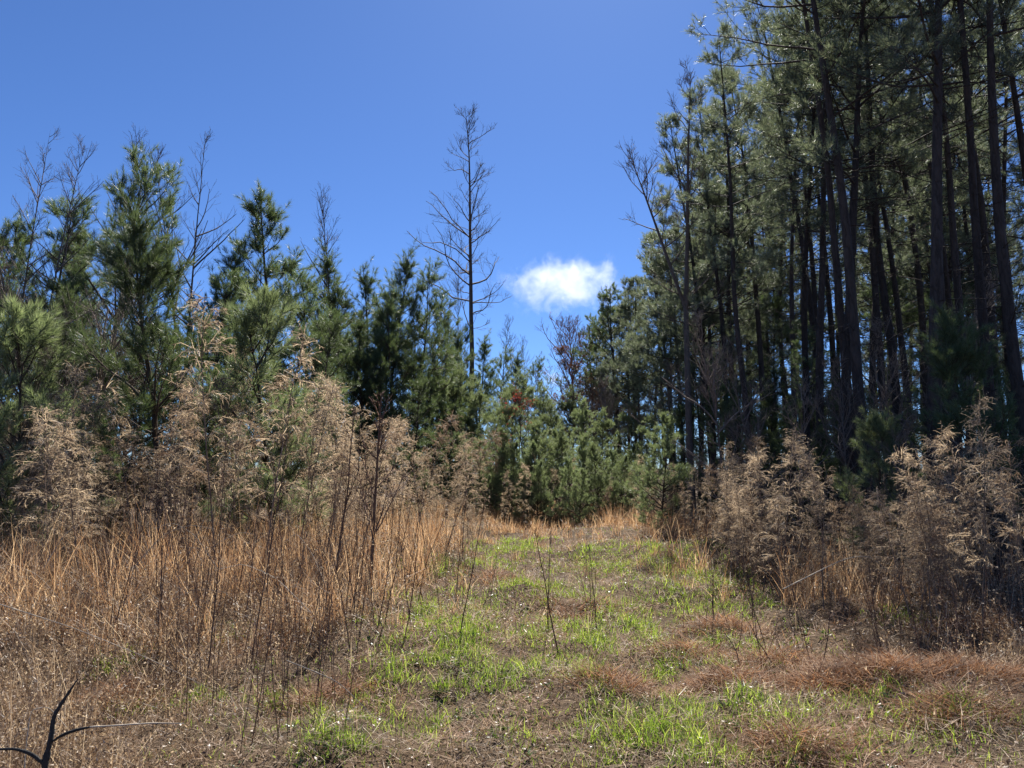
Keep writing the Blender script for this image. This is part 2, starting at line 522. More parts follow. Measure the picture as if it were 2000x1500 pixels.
# ---- leafless broadleaf trees
def make_bare(seed, H, r0, cb, spread, n1, m2, m3, mat, fork=None, e_lo=.5, e_hi=1.05, twig=.004, leaf=None, bend=.5, wig=.13, sway=.028):
    g = RS(seed)
    gb, gl, gf = Geo(), Geo(), Geo()
    tr = grow([[0, 0, -.15]], [[g.normal(0, .02), g.normal(0, .02), 1]], H + .15, 24, g, .02, sway)
    t = np.linspace(0, 1, 24)
    tubes(gb, tr, (r0 * ((1 - t) ** .85 * .95 + .03) * np.where(t < .03, 1.25, 1))[None], 10, .04, g)
    stems = [tr]
    if fork:
        p, _ = on(tr, np.zeros(1, int), np.array([fork[0]]))
        fk = grow(p, [fork[1]], fork[2], 24, g, .12, sway * .7)
        tubes(gb, fk, (r0 * fork[3] * ((1 - t) ** .8 * .92 + .05))[None], 8, .03, g)
        stems.append(fk)
    S = np.concatenate(stems)
    si = g.randint(0, len(stems), n1)
    tt = g.uniform(0, 1, n1)
    hs = np.where(si == 0, cb + (1 - cb) * tt, .25 + .75 * tt) * .99
    P0, _ = on(S, si, hs)
    az = np.arange(n1) * 2.399 + g.normal(0, .6, n1)
    el = e_lo + (e_hi - e_lo) * tt + g.normal(0, .16, n1)
    D = np.stack([np.cos(az) * np.cos(el), np.sin(az) * np.cos(el), np.sin(el)], 1)
    L1 = spread * ((1 - tt) ** .7 * np.minimum(1, .55 + tt * 2) + .13) * g.uniform(.3, 1.5, n1)
    P1 = grow(P0, D, L1, 8, g, bend, wig)
    s8 = np.linspace(0, 1, 8)
    tubes(gl, P1, (twig + .011 * L1)[:, None] * (1 - .72 * s8), 4)
    i2 = np.repeat(np.arange(n1), m2); s2 = g.uniform(.2, 1, len(i2))
    Q, T = on(P1, i2, s2)
    D2 = side_dirs(T, g.uniform(.5, 1.0, len(i2)), g, .7); D2[:, 2] += .2
    L2 = (L1[i2] * .5 * (1.1 - s2) + .12) * g.uniform(.6, 1.2, len(i2))
    P2 = grow(Q, D2, L2, 5, g, .35, wig)
    tubes(gl, P2, (twig * .9 + .004 * L2)[:, None] * (1 - .5 * np.linspace(0, 1, 5)), 3)
    i3 = np.repeat(np.arange(len(i2)), m3); s3 = g.uniform(.25, 1, len(i3))
    Q3, T3 = on(P2, i3, s3)
    D3 = side_dirs(T3, g.uniform(.4, .9, len(i3)), g, .9); D3[:, 2] += .15
    P3 = grow(Q3, D3, (L2[i3] * .5 + .06) * g.uniform(.5, 1.2, len(i3)), 4, g, .3, wig)
    tubes(gl, P3, np.array([[1., .9, .8, .7]]) * twig * .8 * np.ones((len(P3), 1)), 3)
    parts = [('trunk', gb.mesh('bare_trunk', MAT[mat])), ('branches', gl.mesh('bare_branches', MAT[mat]))]
    if leaf:
        ends = P3[g.uniform(size=len(P3)) < leaf[1]]
        C = np.repeat(ends[:, -1], leaf[3], 0) + g.normal(0, leaf[2] * 1.3, (len(ends) * leaf[3], 3))
        leaves(gf, C, leaf[2], g)
        parts.append(('foliage', gf.mesh('bare_leaves', MAT[leaf[0]], False)))
    return dict(H=H, tip=tr[0, -1].copy(), parts=parts)


# ---- tall dry plumed weeds
def make_fennel(seed, H, nb=70, M=14, wide=.55, lean=.06):
    g = RS(seed)
    gs, gp = Geo(), Geo()
    st = grow([[0, 0, -.05]], [[g.normal(0, lean), g.normal(0, lean), 1]], H, 14, g, .0, .03)
    tubes(gs, st, (np.linspace(.010, .0022, 14) * g.uniform(.85, 1.2))[None], 5)
    tt = g.uniform(0, 1, nb) ** .8
    hs = .26 + .735 * tt
    P0, _ = on(st, np.zeros(nb, int), hs)
    az = g.uniform(0, 6.28, nb)
    el = .75 + .35 * tt + g.normal(0, .2, nb)
    D = np.stack([np.cos(az) * np.cos(el), np.sin(az) * np.cos(el), np.sin(el)], 1)
    L1 = wide * ((1 - tt) ** .9 * np.minimum(1, .45 + 1.8 * tt) + .17) * g.uniform(.45, 1.4, nb)
    P1 = grow(P0, D, L1, 7, g, -1.3 - .9 * tt, .10)
    tubes(gs, P1, (.0016 + .0022 * L1)[:, None] * np.linspace(1, .45, 7), 3)
    i2 = np.repeat(np.arange(nb), M); s2 = g.uniform(.22, 1, len(i2))
    Q, T = on(P1, i2, s2)
    D2 = side_dirs(T, g.uniform(.35, .9, len(i2)), g, 1.2)
    L2 = (.16 * (1.25 - s2) + .05) * g.uniform(.5, 1.3, len(i2))
    P2 = grow(Q, D2, L2, 4, g, -.9, .14)
    # each spray: a fine thread and its seed fluff
    w = unit(np.cross(P2[:, 3] - P2[:, 0], g.normal(size=(len(i2), 3)))) * .0030
    v = np.stack([P2[:, 0] - w, P2[:, 0] + w, P2[:, 2] - w * .8, P2[:, 2] + w * .8, P2[:, 3]], 1)
    i = np.arange(len(i2))[:, None] * 5
    gp.add(v, tris=i + [2, 3, 4], quads=i + [0, 1, 3, 2])
    k = 5
    i3 = np.repeat(np.arange(len(i2)), k); s3 = g.uniform(.25, 1, len(i3))
    C, T3 = on(P2, i3, s3)
    d = unit(T3 + g.normal(0, .75, T3.shape)); d[:, 2] -= .35
    ln = g.uniform(.02, .055, len(i3))[:, None]
    ww = unit(np.cross(d, g.normal(size=d.shape))) * .0036
    v = np.stack([C - ww, C + ww, C + d * ln], 1)
    gp.add(v, tris=np.arange(len(i3) * 3).reshape(-1, 3))
    return dict(H=H, parts=[('stalk', gs.mesh('fennel_stalk', MAT['fennel_stalk'])),
                            ('plume', gp.mesh('fennel_plume', MAT['fennel_brown' if seed % 3 == 0 else 'fennel'], False))])


# ---- thin dark dead stalks
def make_stalk(seed, H, r=.006, nb=8, bl=.3, mat='stalk', heads=0, n2=2):
    g = RS(seed)
    gs, gt, gh = Geo(), Geo(), Geo()
    st = grow([[0, 0, -.05]], [[g.normal(0, .07), g.normal(0, .07), 1]], H, 14, g, .02, .035)
    tubes(gs, st, (np.linspace(r, r * .3, 14))[None], 5)
    hs = g.uniform(.3, .97, nb)
    P0, T0 = on(st, np.zeros(nb, int), hs)
    D = side_dirs(T0, g.uniform(.4, .85, nb), g, 2.0)
    L1 = bl * (1.25 - hs) * g.uniform(.5, 1.5, nb) * H * .5
    P1 = grow(P0, D, L1, 6, g, .35, .09)
    tubes(gt, P1, (r * .4 + np.zeros(nb))[:, None] * np.linspace(1, .45, 6), 3)
    i2 = np.repeat(np.arange(nb), n2); s2 = g.uniform(.3, 1, len(i2))
    Q, T = on(P1, i2, s2)
    P2 = grow(Q, side_dirs(T, g.uniform(.4, .9, len(i2)), g, 1.2), L1[i2] * .4, 4, g, .2, .1)
    tubes(gt, P2, np.ones((len(i2), 1)) * r * .25 * np.array([[1, .85, .7, .5]]), 3)
    parts = [('stem', gs.mesh('stalk_stem', MAT[mat])), ('twigs', gt.mesh('stalk_twigs', MAT[mat]))]
    if heads:
        i = g.randint(0, len(P2), heads)
        C, _ = on(P2, i, g.uniform(.3, 1, heads))
        leaves(gh, C, .012, g)
        parts.append(('seed_heads', gh.mesh('stalk_heads', MAT['fennel'], False)))
    return dict(H=H, parts=parts)


# ================================================================== the setting
def build_ground():
    u = np.concatenate([-np.geomspace(2500, 24, 26), np.linspace(-23.6, 23.6, 130), np.geomspace(24, 2500, 26)])
    v = np.concatenate([-np.geomspace(2500, 3, 26), np.linspace(-2.6, 45, 140), np.geomspace(46, 2500, 26)])
    X, Y = np.meshgrid(u, v)
    Z = ground_h(X, Y)
    g = Geo()
    nx, ny = len(u), len(v)
    i = np.arange(nx * ny).reshape(ny, nx)
    q = np.stack([i[:-1, :-1], i[:-1, 1:], i[1:, 1:], i[1:, :-1]], -1)
    g.add(np.stack([X, Y, Z], -1), quads=q)
    tag(link('ground', g.mesh('ground', ground_material())), 'uneven field soil under the grass and weeds', None, None, 'structure')


build_ground()


def left_edge(y):        # x of the tall growth beside the mown track
    return -1.05 - .75 * np.clip((10 - y) / 3, 0, 1.5) + .25 * noise2(y, y * 0, 3, 21)


def right_edge(y):
    return 3.0 + .25 * noise2(y, y * 0 + 4, 3, 22) + .05 * np.clip(12 - y, 0, 8)


def sector(n, g, d0, d1, half=.82, p=1.0):
    """points in a wide fan over the field, denser near the standpoint"""
    u = g.uniform(size=n)
    d = (d0 ** (2 - p) + u * (d1 ** (2 - p) - d0 ** (2 - p))) ** (1 / (2 - p))
    a = g.uniform(-half, half, n)
    return d * np.sin(a), d * np.cos(a), d


GREEN = [(905, 1315, .75, .4), (1040, 1300, .8, .4), (880, 1270, .5, .3), (1140, 1320, .35, .3), (985, 1240, .8, .4), (990, 1068, .7, 1.5), (1010, 1055, .6, 1.2),
         (960, 1100, .4, 1.), (1240, 1100, 1.1, 1.2), (1170, 1085, .6, 1.2), (1330, 1110, .7, 1.5), (1390, 1130, .5, 1.2), (1300, 1165, .9, .8),
         (1200, 1200, .7, .6), (1340, 1240, .6, .4), (1400, 1175, .5, .5), (1150, 1240, .5, .4), (1330, 1290, .4, .25), (1490, 1245, .35, .3),
         (1250, 1440, .5, .3), (1180, 1400, .3, .25), (1480, 1400, .45, .25), (1350, 1400, .35, .2), (1350, 1475, .4, .2), (900, 1180, .6, .6),
         (760, 1375, .4, .25), (1650, 1460, .4, .2), (420, 1235, .3, .3), (860, 1120, .5, 1.), (1680, 1390, .25, .2), (1050, 1150, .6, .8),
         (820, 1210, .4, .4), (1900, 1440, .35, .25), (230, 1290, .25, .2), (560, 1330, .25, .2), (330, 1340, .3, .2), (650, 1440, .2, .15),
         (480, 1240, .25, .25), (1600, 1260, .25, .25), (1760, 1215, .3, .3)]
GB = [(*gpt(a, b)[:2], c, d) for a, b, c, d in GREEN]


def green_mask(x, y):
    v = np.zeros_like(x)
    for gx, gy, rx, ry in GB:
        v = np.maximum(v, np.exp(-((x - gx) / (rx * 1.25)) ** 2 - ((y - gy) / (ry * 1.3)) ** 2))
    return v * np.clip(.75 + .5 * noise2(x, y, .5, 31), .1, 1.3)


def z_of(x, y):
    return np.stack([x, y, ground_h(x, y) - .01], 1)


def stuff(name, g, mat, label, cat):
    return tag(link(name, g.mesh(name, MAT[mat], False)), label, cat, None, 'stuff')


def ground_cover():
    g = RS(101)
    # --- flattened straw over the whole field
    gt = Geo()
    x, y, d = sector(215000, g, 2.2, 34, p=1.4)
    n_ = len(x)
    low = (x > left_edge(y)) & (x < right_edge(y) + 1.5)
    k = g.uniform(size=n_) < np.where(low, 1, .55)
    x, y, d = x[k], y[k], d[k]; n_ = len(x)
    heap = np.clip(noise2(x, y, .9, 41), 0, 1)
    b = z_of(x, y); b[:, 2] += g.uniform(0, .05, n_) * (1 + 1.5 * heap)
    blades(gt, b, g.uniform(0, 6.28, n_), g.uniform(.75, 1.6, n_), g.uniform(0, .7, n_), g.uniform(.05, .19, n_) * (1 + .3 * heap),
           .0018 + .00042 * d + g.uniform(0, .001, n_), g, 2)
    stuff('flattened_straw', gt, 'thatch', 'matted tan and rust straw lying flat over the field', 'straw')
    # --- green blades in the wheel tracks
    gg = Geo()
    x, y, d = sector(620000, g, 2.2, 26, p=1.3)
    m = green_mask(x, y)
    sparse = np.where(y < 9, .12, .06) * ((x > -2.2) & (x < 3.2))
    k = g.uniform(size=len(x)) < np.clip((m - .1) * 1.5, 0, 1) * .95 + sparse
    x, y, d, m = x[k], y[k], d[k], m[k]
    n_ = len(x)
    clump = np.clip(.7 + .6 * noise2(x, y, .22, 43), .3, 1.5)
    blades(gg, z_of(x, y), g.uniform(0, 6.28, n_), g.uniform(.0, .5, n_), g.uniform(.1, 1.1, n_),
           g.uniform(.05, .15, n_) * clump * (.6 + .7 * np.clip(m, 0, 1)), .0034 + .00042 * d, g, 2, .5)
    stuff('green_grass', gg, 'green', 'fresh bright green grass sprouting along the wheel tracks', 'grass')
    # --- leaf litter
    gl = Geo()
    x, y, d = sector(42000, g, 2.2, 30, p=1.35)
    C = z_of(x, y); C[:, 2] += g.uniform(.01, .07, len(x))
    leaves(gl, C, .016, g, unit(g.normal(size=(len(x), 3)) * [1, 1, .35]))
    stuff('leaf_litter', gl, 'litter', 'scattered brown dead leaves and scraps among the straw', 'leaf litter')
    # --- low tangle of dead weeds over the near field
    gw = Geo()
    x, y, d = sector(88000, g, 2.4, 15, p=1.3)
    wl = np.clip((left_edge(y) + .5 - x) * .9, 0, 1) + .55 * np.clip((x - right_edge(y)) * .9, 0, 1)
    wl = wl * np.clip(.65 + .6 * noise2(x, y, 1.0, 47), .08, 1) + .05
    k = g.uniform(size=len(x)) < wl
    x, y, d, wl = x[k], y[k], d[k], wl[k]; n_ = len(x)
    S = blades(gw, z_of(x, y), g.uniform(0, 6.28, n_), g.uniform(0, .8, n_), g.uniform(-.3, 1.3, n_),
               g.uniform(.2, .66, n_) * (.5 + .6 * np.clip(wl, 0, 1)), .0026 + .0004 * d, g, 3)
    i = np.repeat(np.arange(n_), 8); s = g.uniform(.3, 1, len(i))
    C, T = on(S, i, s)
    C = C + g.normal(0, .016, C.shape)
    dd = unit(T + g.normal(0, .9, T.shape)); ww = unit(np.cross(dd, g.normal(size=dd.shape)))
    sz = (.008 + .0007 * d[i])[:, None] * g.uniform(.6, 1.6, (len(i), 1))
    v = np.stack([C - ww * sz * .3, C + ww * sz * .3, C + dd * sz * 1.5], 1)
    gw.add(v, tris=np.arange(len(i) * 3).reshape(-1, 3))
    stuff('dead_weeds', gw, 'weed', 'low tangle of grey brown dead weeds with tiny dry seed heads', 'weeds')
    # --- standing rust coloured grass
    gb = Geo()
    cx, cy, cd = sector(5200, g, 6.8, 36, p=.9)
    den = ((cx < left_edge(cy) - .1) & (cy > 7.4 + .5 * noise2(cx, cy, 2, 51)) & (cy < 18)) * 1.0
    den = den + ((cx > right_edge(cy) + .1) & (cy > 8.5) & (cy < 24)) * .4
    den = den + ((cy > 14.5) & (cy < 36) & (cx > -4) & (cx < 6)) * np.where(cy < 20, .3 * (green_mask(cx, cy) < .35), .8)
    den = den + .22 * ((cx > left_edge(cy)) & (cx < left_edge(cy) + .9) & (cy > 8)) + .22 * ((cx < right_edge(cy)) & (cx > right_edge(cy) - .9) & (cy > 8))
    k = g.uniform(size=len(cx)) < den
    cx, cy, cd = cx[k], cy[k], cd[k]
    M = 27
    i = np.repeat(np.arange(len(cx)), M)
    x = cx[i] + g.normal(0, .07, len(i)); y = cy[i] + g.normal(0, .07, len(i))
    hh = np.where(cx < left_edge(cy), np.where(cy < 18, 1.02, .6), np.where(cx > 2.6, .75, np.where(cy > 20, .45, .3))) * g.uniform(.65, 1.15, len(cx))
    hh = hh * np.clip((cy - 6.6) / 1.6, .45, 1)
    n_ = len(i)
    blades(gb, z_of(x, y), g.uniform(0, 6.28, n_), np.abs(g.normal(0, .27, n_)), g.gamma(1.5, .5, n_),
           hh[i] * g.uniform(.35, 1.2, n_), .0035 + .00036 * cd[i], g, 3)
    stuff('broomsedge_grass', gb, 'broom', 'tall dry rust orange grass standing beside the track', 'grass')
    # --- flattened mounds of red brown grass beside the track
    gm = Geo()
    for px, py, rx, ry, n_ in ((1600, 1340, .5, .3, 2200), (1760, 1350, .6, .35, 3000), (1920, 1340, .6, .35, 2600), (1410, 1205, .5, .5, 1800), (1430, 1330, .4, .25, 1500),
                               (1210, 1345, .4, .25, 1500), (1520, 1285, .5, .3, 1500), (1950, 1240, .7, .5, 2000), (1350, 1262, .4, .25, 1200), (1650, 1270, .6, .4, 1800),
                               (1560, 1470, .3, .2, 900), (520, 1250, .5, .4, 1500), (300, 1240, .6, .4, 1800), (620, 1330, .4, .3, 1200), (1880, 1440, .4, .25, 1300),
                               (230, 1330, .4, .3, 1200), (1120, 1180, .5, .5, 900), (960, 1130, .5, .7, 900)):
        c = gpt(px, py)
        a = g.normal(0, .55, (n_, 2))
        x = c[0] + a[:, 0] * rx; y = c[1] + a[:, 1] * ry
        b = z_of(x, y); b[:, 2] += .13 * np.exp(-(a ** 2).sum(1) * 1.2) * g.uniform(.2, 1, n_)
        az = np.arctan2(a[:, 1], a[:, 0]) + g.normal(0, 1.0, n_)
        blades(gm, b, az, g.uniform(.7, 1.5, n_), g.uniform(.1, 1.0, n_), g.uniform(.08, .26, n_), np.full(n_, .0028 + .00042 * c[1]), g, 3)
    stuff('flattened_red_grass', gm, 'red_grass', 'low flattened mounds of red brown dry grass beside the track', 'grass')
    # --- small rosettes of broad dark leaves in the track
    gr = Geo()
    x, y, d = sector(1500, g, 2.5, 12, p=1.2)
    k = (x > -1.6) & (x < 3.2)
    x, y = x[k], y[k]
    i = np.repeat(np.arange(len(x)), 9); n_ = len(i)
    blades(gr, z_of(x, y)[i], g.uniform(0, 6.28, n_), g.uniform(.5, 1.2, n_), g.uniform(.1, .6, n_), g.uniform(.03, .075, n_),
           g.uniform(.012, .022, n_), g, 2, .2)
    stuff('rosette_weeds', gr, 'broadleaf', 'small dark green leafy weeds hugging the ground in the track', 'weeds')
    # --- pine straw on the forest floor
    gf = Geo()
    x = g.uniform(4.5, 22, 9000); y = g.uniform(13, 36, 9000)
    n_ = len(x)
    blades(gf, z_of(x, y), g.uniform(0, 6.28, n_), g.uniform(.9, 1.6, n_), g.uniform(0, .5, n_), g.uniform(.12, .3, n_),
           np.full(n_, .012), g, 2)
    stuff('pine_straw', gf, 'litter', 'brown fallen needles covering the forest floor', 'pine straw')


ground_cover()


# ================================================================== trees
YOUNG = [
    make_pine(1, 9, .08, .09, 2.5, 84, 7, 2, 46, .18, .008, True, 0, 'needle', 'young_bark', .15, .85, 'cone', shoot=.30, gap=.15),
    make_pine(2, 9, .18, .10, 2.8, 56, 7, 2, 50, .18, .008, True, 5, 'needle', 'young_bark', .3, .85, 'open', gap=.3, shoot=.32),
    make_pine(3, 9, .10, .075, 1.8, 76, 6, 2, 46, .18, .008, True, 6, 'needle', 'young_bark', .2, .9, 'cone', shoot=.30, gap=.15),
    make_pine(4, 9, .16, .07, 1.8, 62, 6, 2, 44, .18, .008, True, 14, 'needle', 'young_bark', .2, .9, 'open', gap=.3, shoot=.30),
    make_pine(5, 9, .08, .09, 2.4, 70, 6, 2, 46, .18, .008, True, 3, 'needle', 'young_bark', .1, .85, 'open', gap=.3, shoot=.30),
]
NEAR = [make_pine(6, 6, .14, .065, 2.0, 44, 6, 2, 90, .17, .0055, True, 0, 'needle', 'young_bark', .45, 1.05, 'cone', shoot=.38),
        make_pine(7, 3.4, .05, .04, 1.3, 50, 5, 2, 70, .16, .006, True, 0, 'needle_soft', 'young_bark', .3, 1.0, 'open', shoot=.28)]
SOFT = [make_pine(8, 4.4, .04, .04, 1.75, 80, 7, 2, 46, .13, .0075, True, 0, 'needle_soft', 'young_bark', .15, .95, 'cone', shoot=.22),
        make_pine(9, 6.4, .08, .05, 1.6, 74, 7, 2, 44, .14, .008, True, 4, 'needle_soft', 'young_bark', .25, 1.0, 'open', shoot=.24, gap=.25)]
TALL = [
    make_pine(11, 17, .50, .150, 2.6, 54, 7, 4, 24, .16, .0085, False, 34, 'needle_tall', 'pine_bark', -.05, .85, 'round', gap=.4),
    make_pine(12, 17, .56, .132, 2.4, 46, 8, 4, 24, .16, .0085, False, 38, 'needle_tall', 'pine_bark', .0, .9, 'round', gap=.4),
    make_pine(13, 17, .44, .125, 2.3, 58, 7, 4, 24, .16, .0085, False, 30, 'needle_tall', 'pine_bark', -.05, .8, 'open', gap=.45),
    make_pine(14, 17, .60, .115, 2.2, 44, 8, 4, 24, .16, .0085, False, 40, 'needle_tall', 'pine_bark', .05, .9, 'round', gap=.35),
    make_pine(15, 13, .28, .105, 2.0, 62, 7, 4, 32, .16, .0085, False, 16, 'needle_tall', 'pine_bark', -.02, .85, 'round', gap=.3),
]
CEDAR = make_pine(16, 9, .12, .10, 2.0, 80, 7, 3, 34, .13, .011, False, 10, 'needle', 'pine_bark', .1, .8, 'round', gap=.15, shoot=.16)


def tree_at(proto, name, label, cat, px, top, Y, rz=None, tilt=(0, 0), group=None, dx=0.0):
    """base where the ground at depth Y lies under the pixel column, height so that the tip reaches row `top`"""
    b = at(px, 915, Y)
    h = at(px, top, Y)[2]
    s = (h + .1) / proto['tip'][2]
    return place(proto, name, label, cat, on_ground(b[0] + dx, Y, .05), rnd.uniform(0, 6.28) if rz is None else rz, s, tilt, group)


YP = 'young_pine_tree'
for pr, px, top, Y, lab in (
    (YOUNG[1], 188, 338, 21, 'broad open-crowned young pine beside the pair of tall bare saplings'),
    (NEAR[0], 318, 425, 14, 'young pine with dark trunk and pointed leader rising from the tan plumes'),
    (YOUNG[0], 548, 372, 23, 'tallest dense dark cone-shaped young pine standing clear against the sky'),
    (YOUNG[2], 764, 488, 25, 'tallest narrow pine of the tight clump beside the tall bare poplar'),
    (NEAR[1], 58, 645, 13.2, 'low bushy bright green pine at the edge of the dry weeds'),
    (NEAR[1], 535, 650, 14.2, 'small vivid green pine half hidden behind dry plumes'),
):
    tree_at(pr, YP, lab, 'pine tree', px, top, Y)
GP = 'young pines behind the dry weeds'
LP = 'young dark green pine in the thicket behind the dry weeds'
for k, px, top, Y in ((4, 20, 410, 20), (0, 75, 440, 22), (2, 120, 470, 24), (4, 255, 520, 19), (0, 150, 560, 16), (2, 400, 488, 21), (4, 372, 560, 20),
                      (3, 440, 560, 23), (0, 490, 580, 20), (1, 620, 560, 22), (2, 655, 492, 27), (0, 690, 560, 26), (2, 725, 508, 26), (3, 802, 535, 25),
                      (2, 740, 560, 24), (3, 780, 590, 23), (3, 830, 590, 28), (2, 700, 620, 22), (4, 590, 640, 18), (4, 230, 640, 15), (1, 0, 520, 17),
                      (3, 852, 630, 30), (2, 875, 650, 33), (3, 905, 640, 35), (2, 940, 650, 34), (3, 968, 690, 36), (2, 1004, 680, 34), (3, 1035, 705, 38),
                      (0, -60, 420, 21), (0, -130, 450, 18), (0, 430, 640, 17), (3, 660, 640, 24), (2, 815, 660, 27), (0, 100, 620, 17), (0, 310, 640, 18), (4, 40, 560, 17), (4, 180, 660, 16), (0, 350, 680, 16.5), (4, 470, 690, 17), (0, 550, 640, 20), (0, 640, 690, 20), (4, 700, 700, 21), (0, 760, 700, 22), (4, 820, 720, 24), (0, 870, 740, 26), (4, 790, 760, 20), (0, 910, 770, 27)):
    lab, grp = ((LP, GP) if px < 600 else ('young pine in the tight clump around the tallest narrow pine', 'young pines of the tight clump') if px < 840 else
                ('young pine around the foot of the tall bare poplar', 'young pines round the bare poplar'))
    tree_at(YOUNG[k], YP, lab, 'pine tree', px, top, Y, group=grp)
GS = 'pale soft young pines closing the track'
LS = 'pale green young pine filling the far end of the track'
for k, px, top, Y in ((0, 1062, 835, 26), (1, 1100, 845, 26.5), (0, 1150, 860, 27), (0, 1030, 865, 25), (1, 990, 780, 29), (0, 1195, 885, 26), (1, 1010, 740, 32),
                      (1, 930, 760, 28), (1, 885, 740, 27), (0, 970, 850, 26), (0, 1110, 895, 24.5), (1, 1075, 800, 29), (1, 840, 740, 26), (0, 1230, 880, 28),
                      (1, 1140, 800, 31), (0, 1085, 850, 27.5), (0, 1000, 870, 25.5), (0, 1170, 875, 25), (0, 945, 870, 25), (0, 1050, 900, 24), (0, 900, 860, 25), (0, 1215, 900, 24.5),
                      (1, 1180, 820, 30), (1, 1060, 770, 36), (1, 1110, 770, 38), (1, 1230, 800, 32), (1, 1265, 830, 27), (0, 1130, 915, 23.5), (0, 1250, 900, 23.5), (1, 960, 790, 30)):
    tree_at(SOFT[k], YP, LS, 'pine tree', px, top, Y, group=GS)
for px, top, Y, lab in ((1290, 835, 17.5, 'soft feathery young pine at the foot of the forked bare tree'),):
    tree_at(SOFT[0], YP, lab, 'pine tree', px, top, Y)

# ---- mature pines at the forest edge
TP = 'pine_tree'
for k, px, top, Y, tl, lab in (
    (0, 1822, -520, 13.0, -.02, 'thickest straight pine trunk at the forest edge behind the long-needled sapling'),
    (2, 1470, 95, 18.0, -.025, 'slim pine standing directly beside the forked bare tree'),
    (1, 1700, -420, 14.5, -.03, 'straight pine with bare trunk and first of the close trunk pair'),
    (3, 1676, -330, 16.0, -.02, 'slimmer pine trunk of the close pair at the forest edge'),
    (3, 1552, 60, 20.5, -.015, 'slender pine with bare dark trunk behind the tan plume thicket'),
):
    tree_at(TALL[k], TP, lab, 'pine tree', px, top, Y, tilt=(tl, 0))
GT = 'tall pines of the forest edge'
LT = 'tall mature pine with bare lower trunk in the dense stand'
for k, px, top, Y in ((3, 1940, -480, 13.6), (1, 2005, -520, 12.8), (2, 1765, -250, 18), (3, 1738, -200, 20), (0, 1855, -260, 17.5), (3, 1900, -300, 16.5), (1, 1960, -260, 18),
                      (2, 1430, 150, 23), (4, 1428, 175, 25), (4, 1392, 330, 27), (1, 1500, 110, 24), (2, 1595, 40, 22), (3, 1630, -40, 21), (1, 1650, 60, 26),
                      (4, 1325, 460, 31), (4, 1296, 500, 33), (4, 1262, 545, 36), (4, 1238, 550, 39), (4, 1212, 585, 42), (4, 1188, 610, 45), (4, 1345, 420, 29), (4, 1272, 515, 34), (4, 1306, 450, 31), (4, 1338, 400, 28), (4, 1228, 565, 41), (4, 1368, 310, 26.5), (4, 1392, 235, 25), (4, 1204, 600, 45), (4, 1165, 645, 47), (4, 1250, 560, 37),
                      (2, 1540, 190, 28), (1, 1580, 120, 30), (0, 1470, 260, 31), (3, 1410, 330, 34), (2, 1700, 20, 25), (3, 1790, -60, 24), (1, 1830, -50, 26),
                      (2, 1880, -40, 25), (3, 1935, -60, 24), (1, 1985, -40, 26), (0, 1620, 180, 34), (3, 1680, 160, 33), (2, 1745, 130, 32), (1, 1810, 120, 34),
                      (3, 1870, 130, 33), (2, 1945, 100, 32), (3, 2010, 60, 30), (4, 1510, 330, 38), (4, 1440, 400, 40), (4, 1370, 480, 44), (4, 1570, 330, 42),
                      (2, 1600, -130, 17.5), (0, 1635, -230, 15.6), (2, 1565, -40, 19), (1, 2060, -300, 17), (2, 2100, -200, 20), (3, 2060, 0, 27)):
    lab, grp = (('pine of the receding forest edge beyond the forked bare tree', 'pines of the receding forest edge') if px < 1350 else
                (LT + "'s front row", GT) if Y < 19 else
                ('tall mature pine in the middle rows of the dense stand', 'tall pines of the middle rows') if Y < 29 else
                ('tall mature pine in the back rows of the dense stand', 'tall pines of the back rows'))
    tree_at(TALL[k], TP, lab, 'pine tree', px + rnd.uniform(-6, 6), top, Y, tilt=(rnd.uniform(-.035, .01), rnd.uniform(-.01, .02)), group=grp)
for i in range(26):
    Y = rnd.uniform(30, 52)
    px = rnd.uniform(1380, 2060)
    tree_at(TALL[rnd.choice((4, 4, 2))], TP, '', 'pine tree', px, np.interp(px, [1350, 1500, 2000], [480, 330, 180]) + rnd.uniform(-30, 110), Y, tilt=(rnd.uniform(-.02, .01), 0), group='pines deep inside the stand')['label'] = 'low-branched pine deep inside the shady stand'
GU = 'young pines in the forest shade'
LU = 'shaded young pine under the tall forest trunks'
for k, px, top, Y in ((2, 1395, 690, 22), (0, 1440, 740, 20), (2, 1500, 720, 22), (0, 1570, 700, 21), (3, 1610, 640, 19), (0, 1660, 770, 17), (0, 1720, 760, 18), (0, 1340, 790, 23),
                      (2, 1780, 760, 20), (0, 1540, 800, 16.5), (0, 1470, 820, 17), (2, 1960, 640, 15), (0, 2040, 620, 14), (0, 1620, 820, 15), (4, 1520, 600, 27), (4, 1600, 580, 30), (4, 1690, 600, 28), (4, 1770, 560, 30), (4, 1850, 600, 27), (4, 1930, 560, 29), (4, 1380, 640, 28), (4, 1450, 620, 30)):
    tree_at(YOUNG[k], YP, LU, 'pine tree', px, top, Y, group=GU)
tree_at(NEAR[0], YP, 'long-needled young pine with glinting sprays leaning out of the forest edge', 'pine tree', 1935, 600, 11.0, rz=2.2)
tree_at(NEAR[1], YP, 'low dark young pine crouched behind the tan thicket at the forest edge', 'pine tree', 1700, 850, 12.0)

tree_at(CEDAR, 'evergreen_tree', 'dense dark evergreen beside the red twigged maple at the track end', 'tree', 1165, 640, 44)
tree_at(CEDAR, 'evergreen_tree', 'dark evergreen rising just behind the rusty leaved tree', 'tree', 1215, 560, 41)

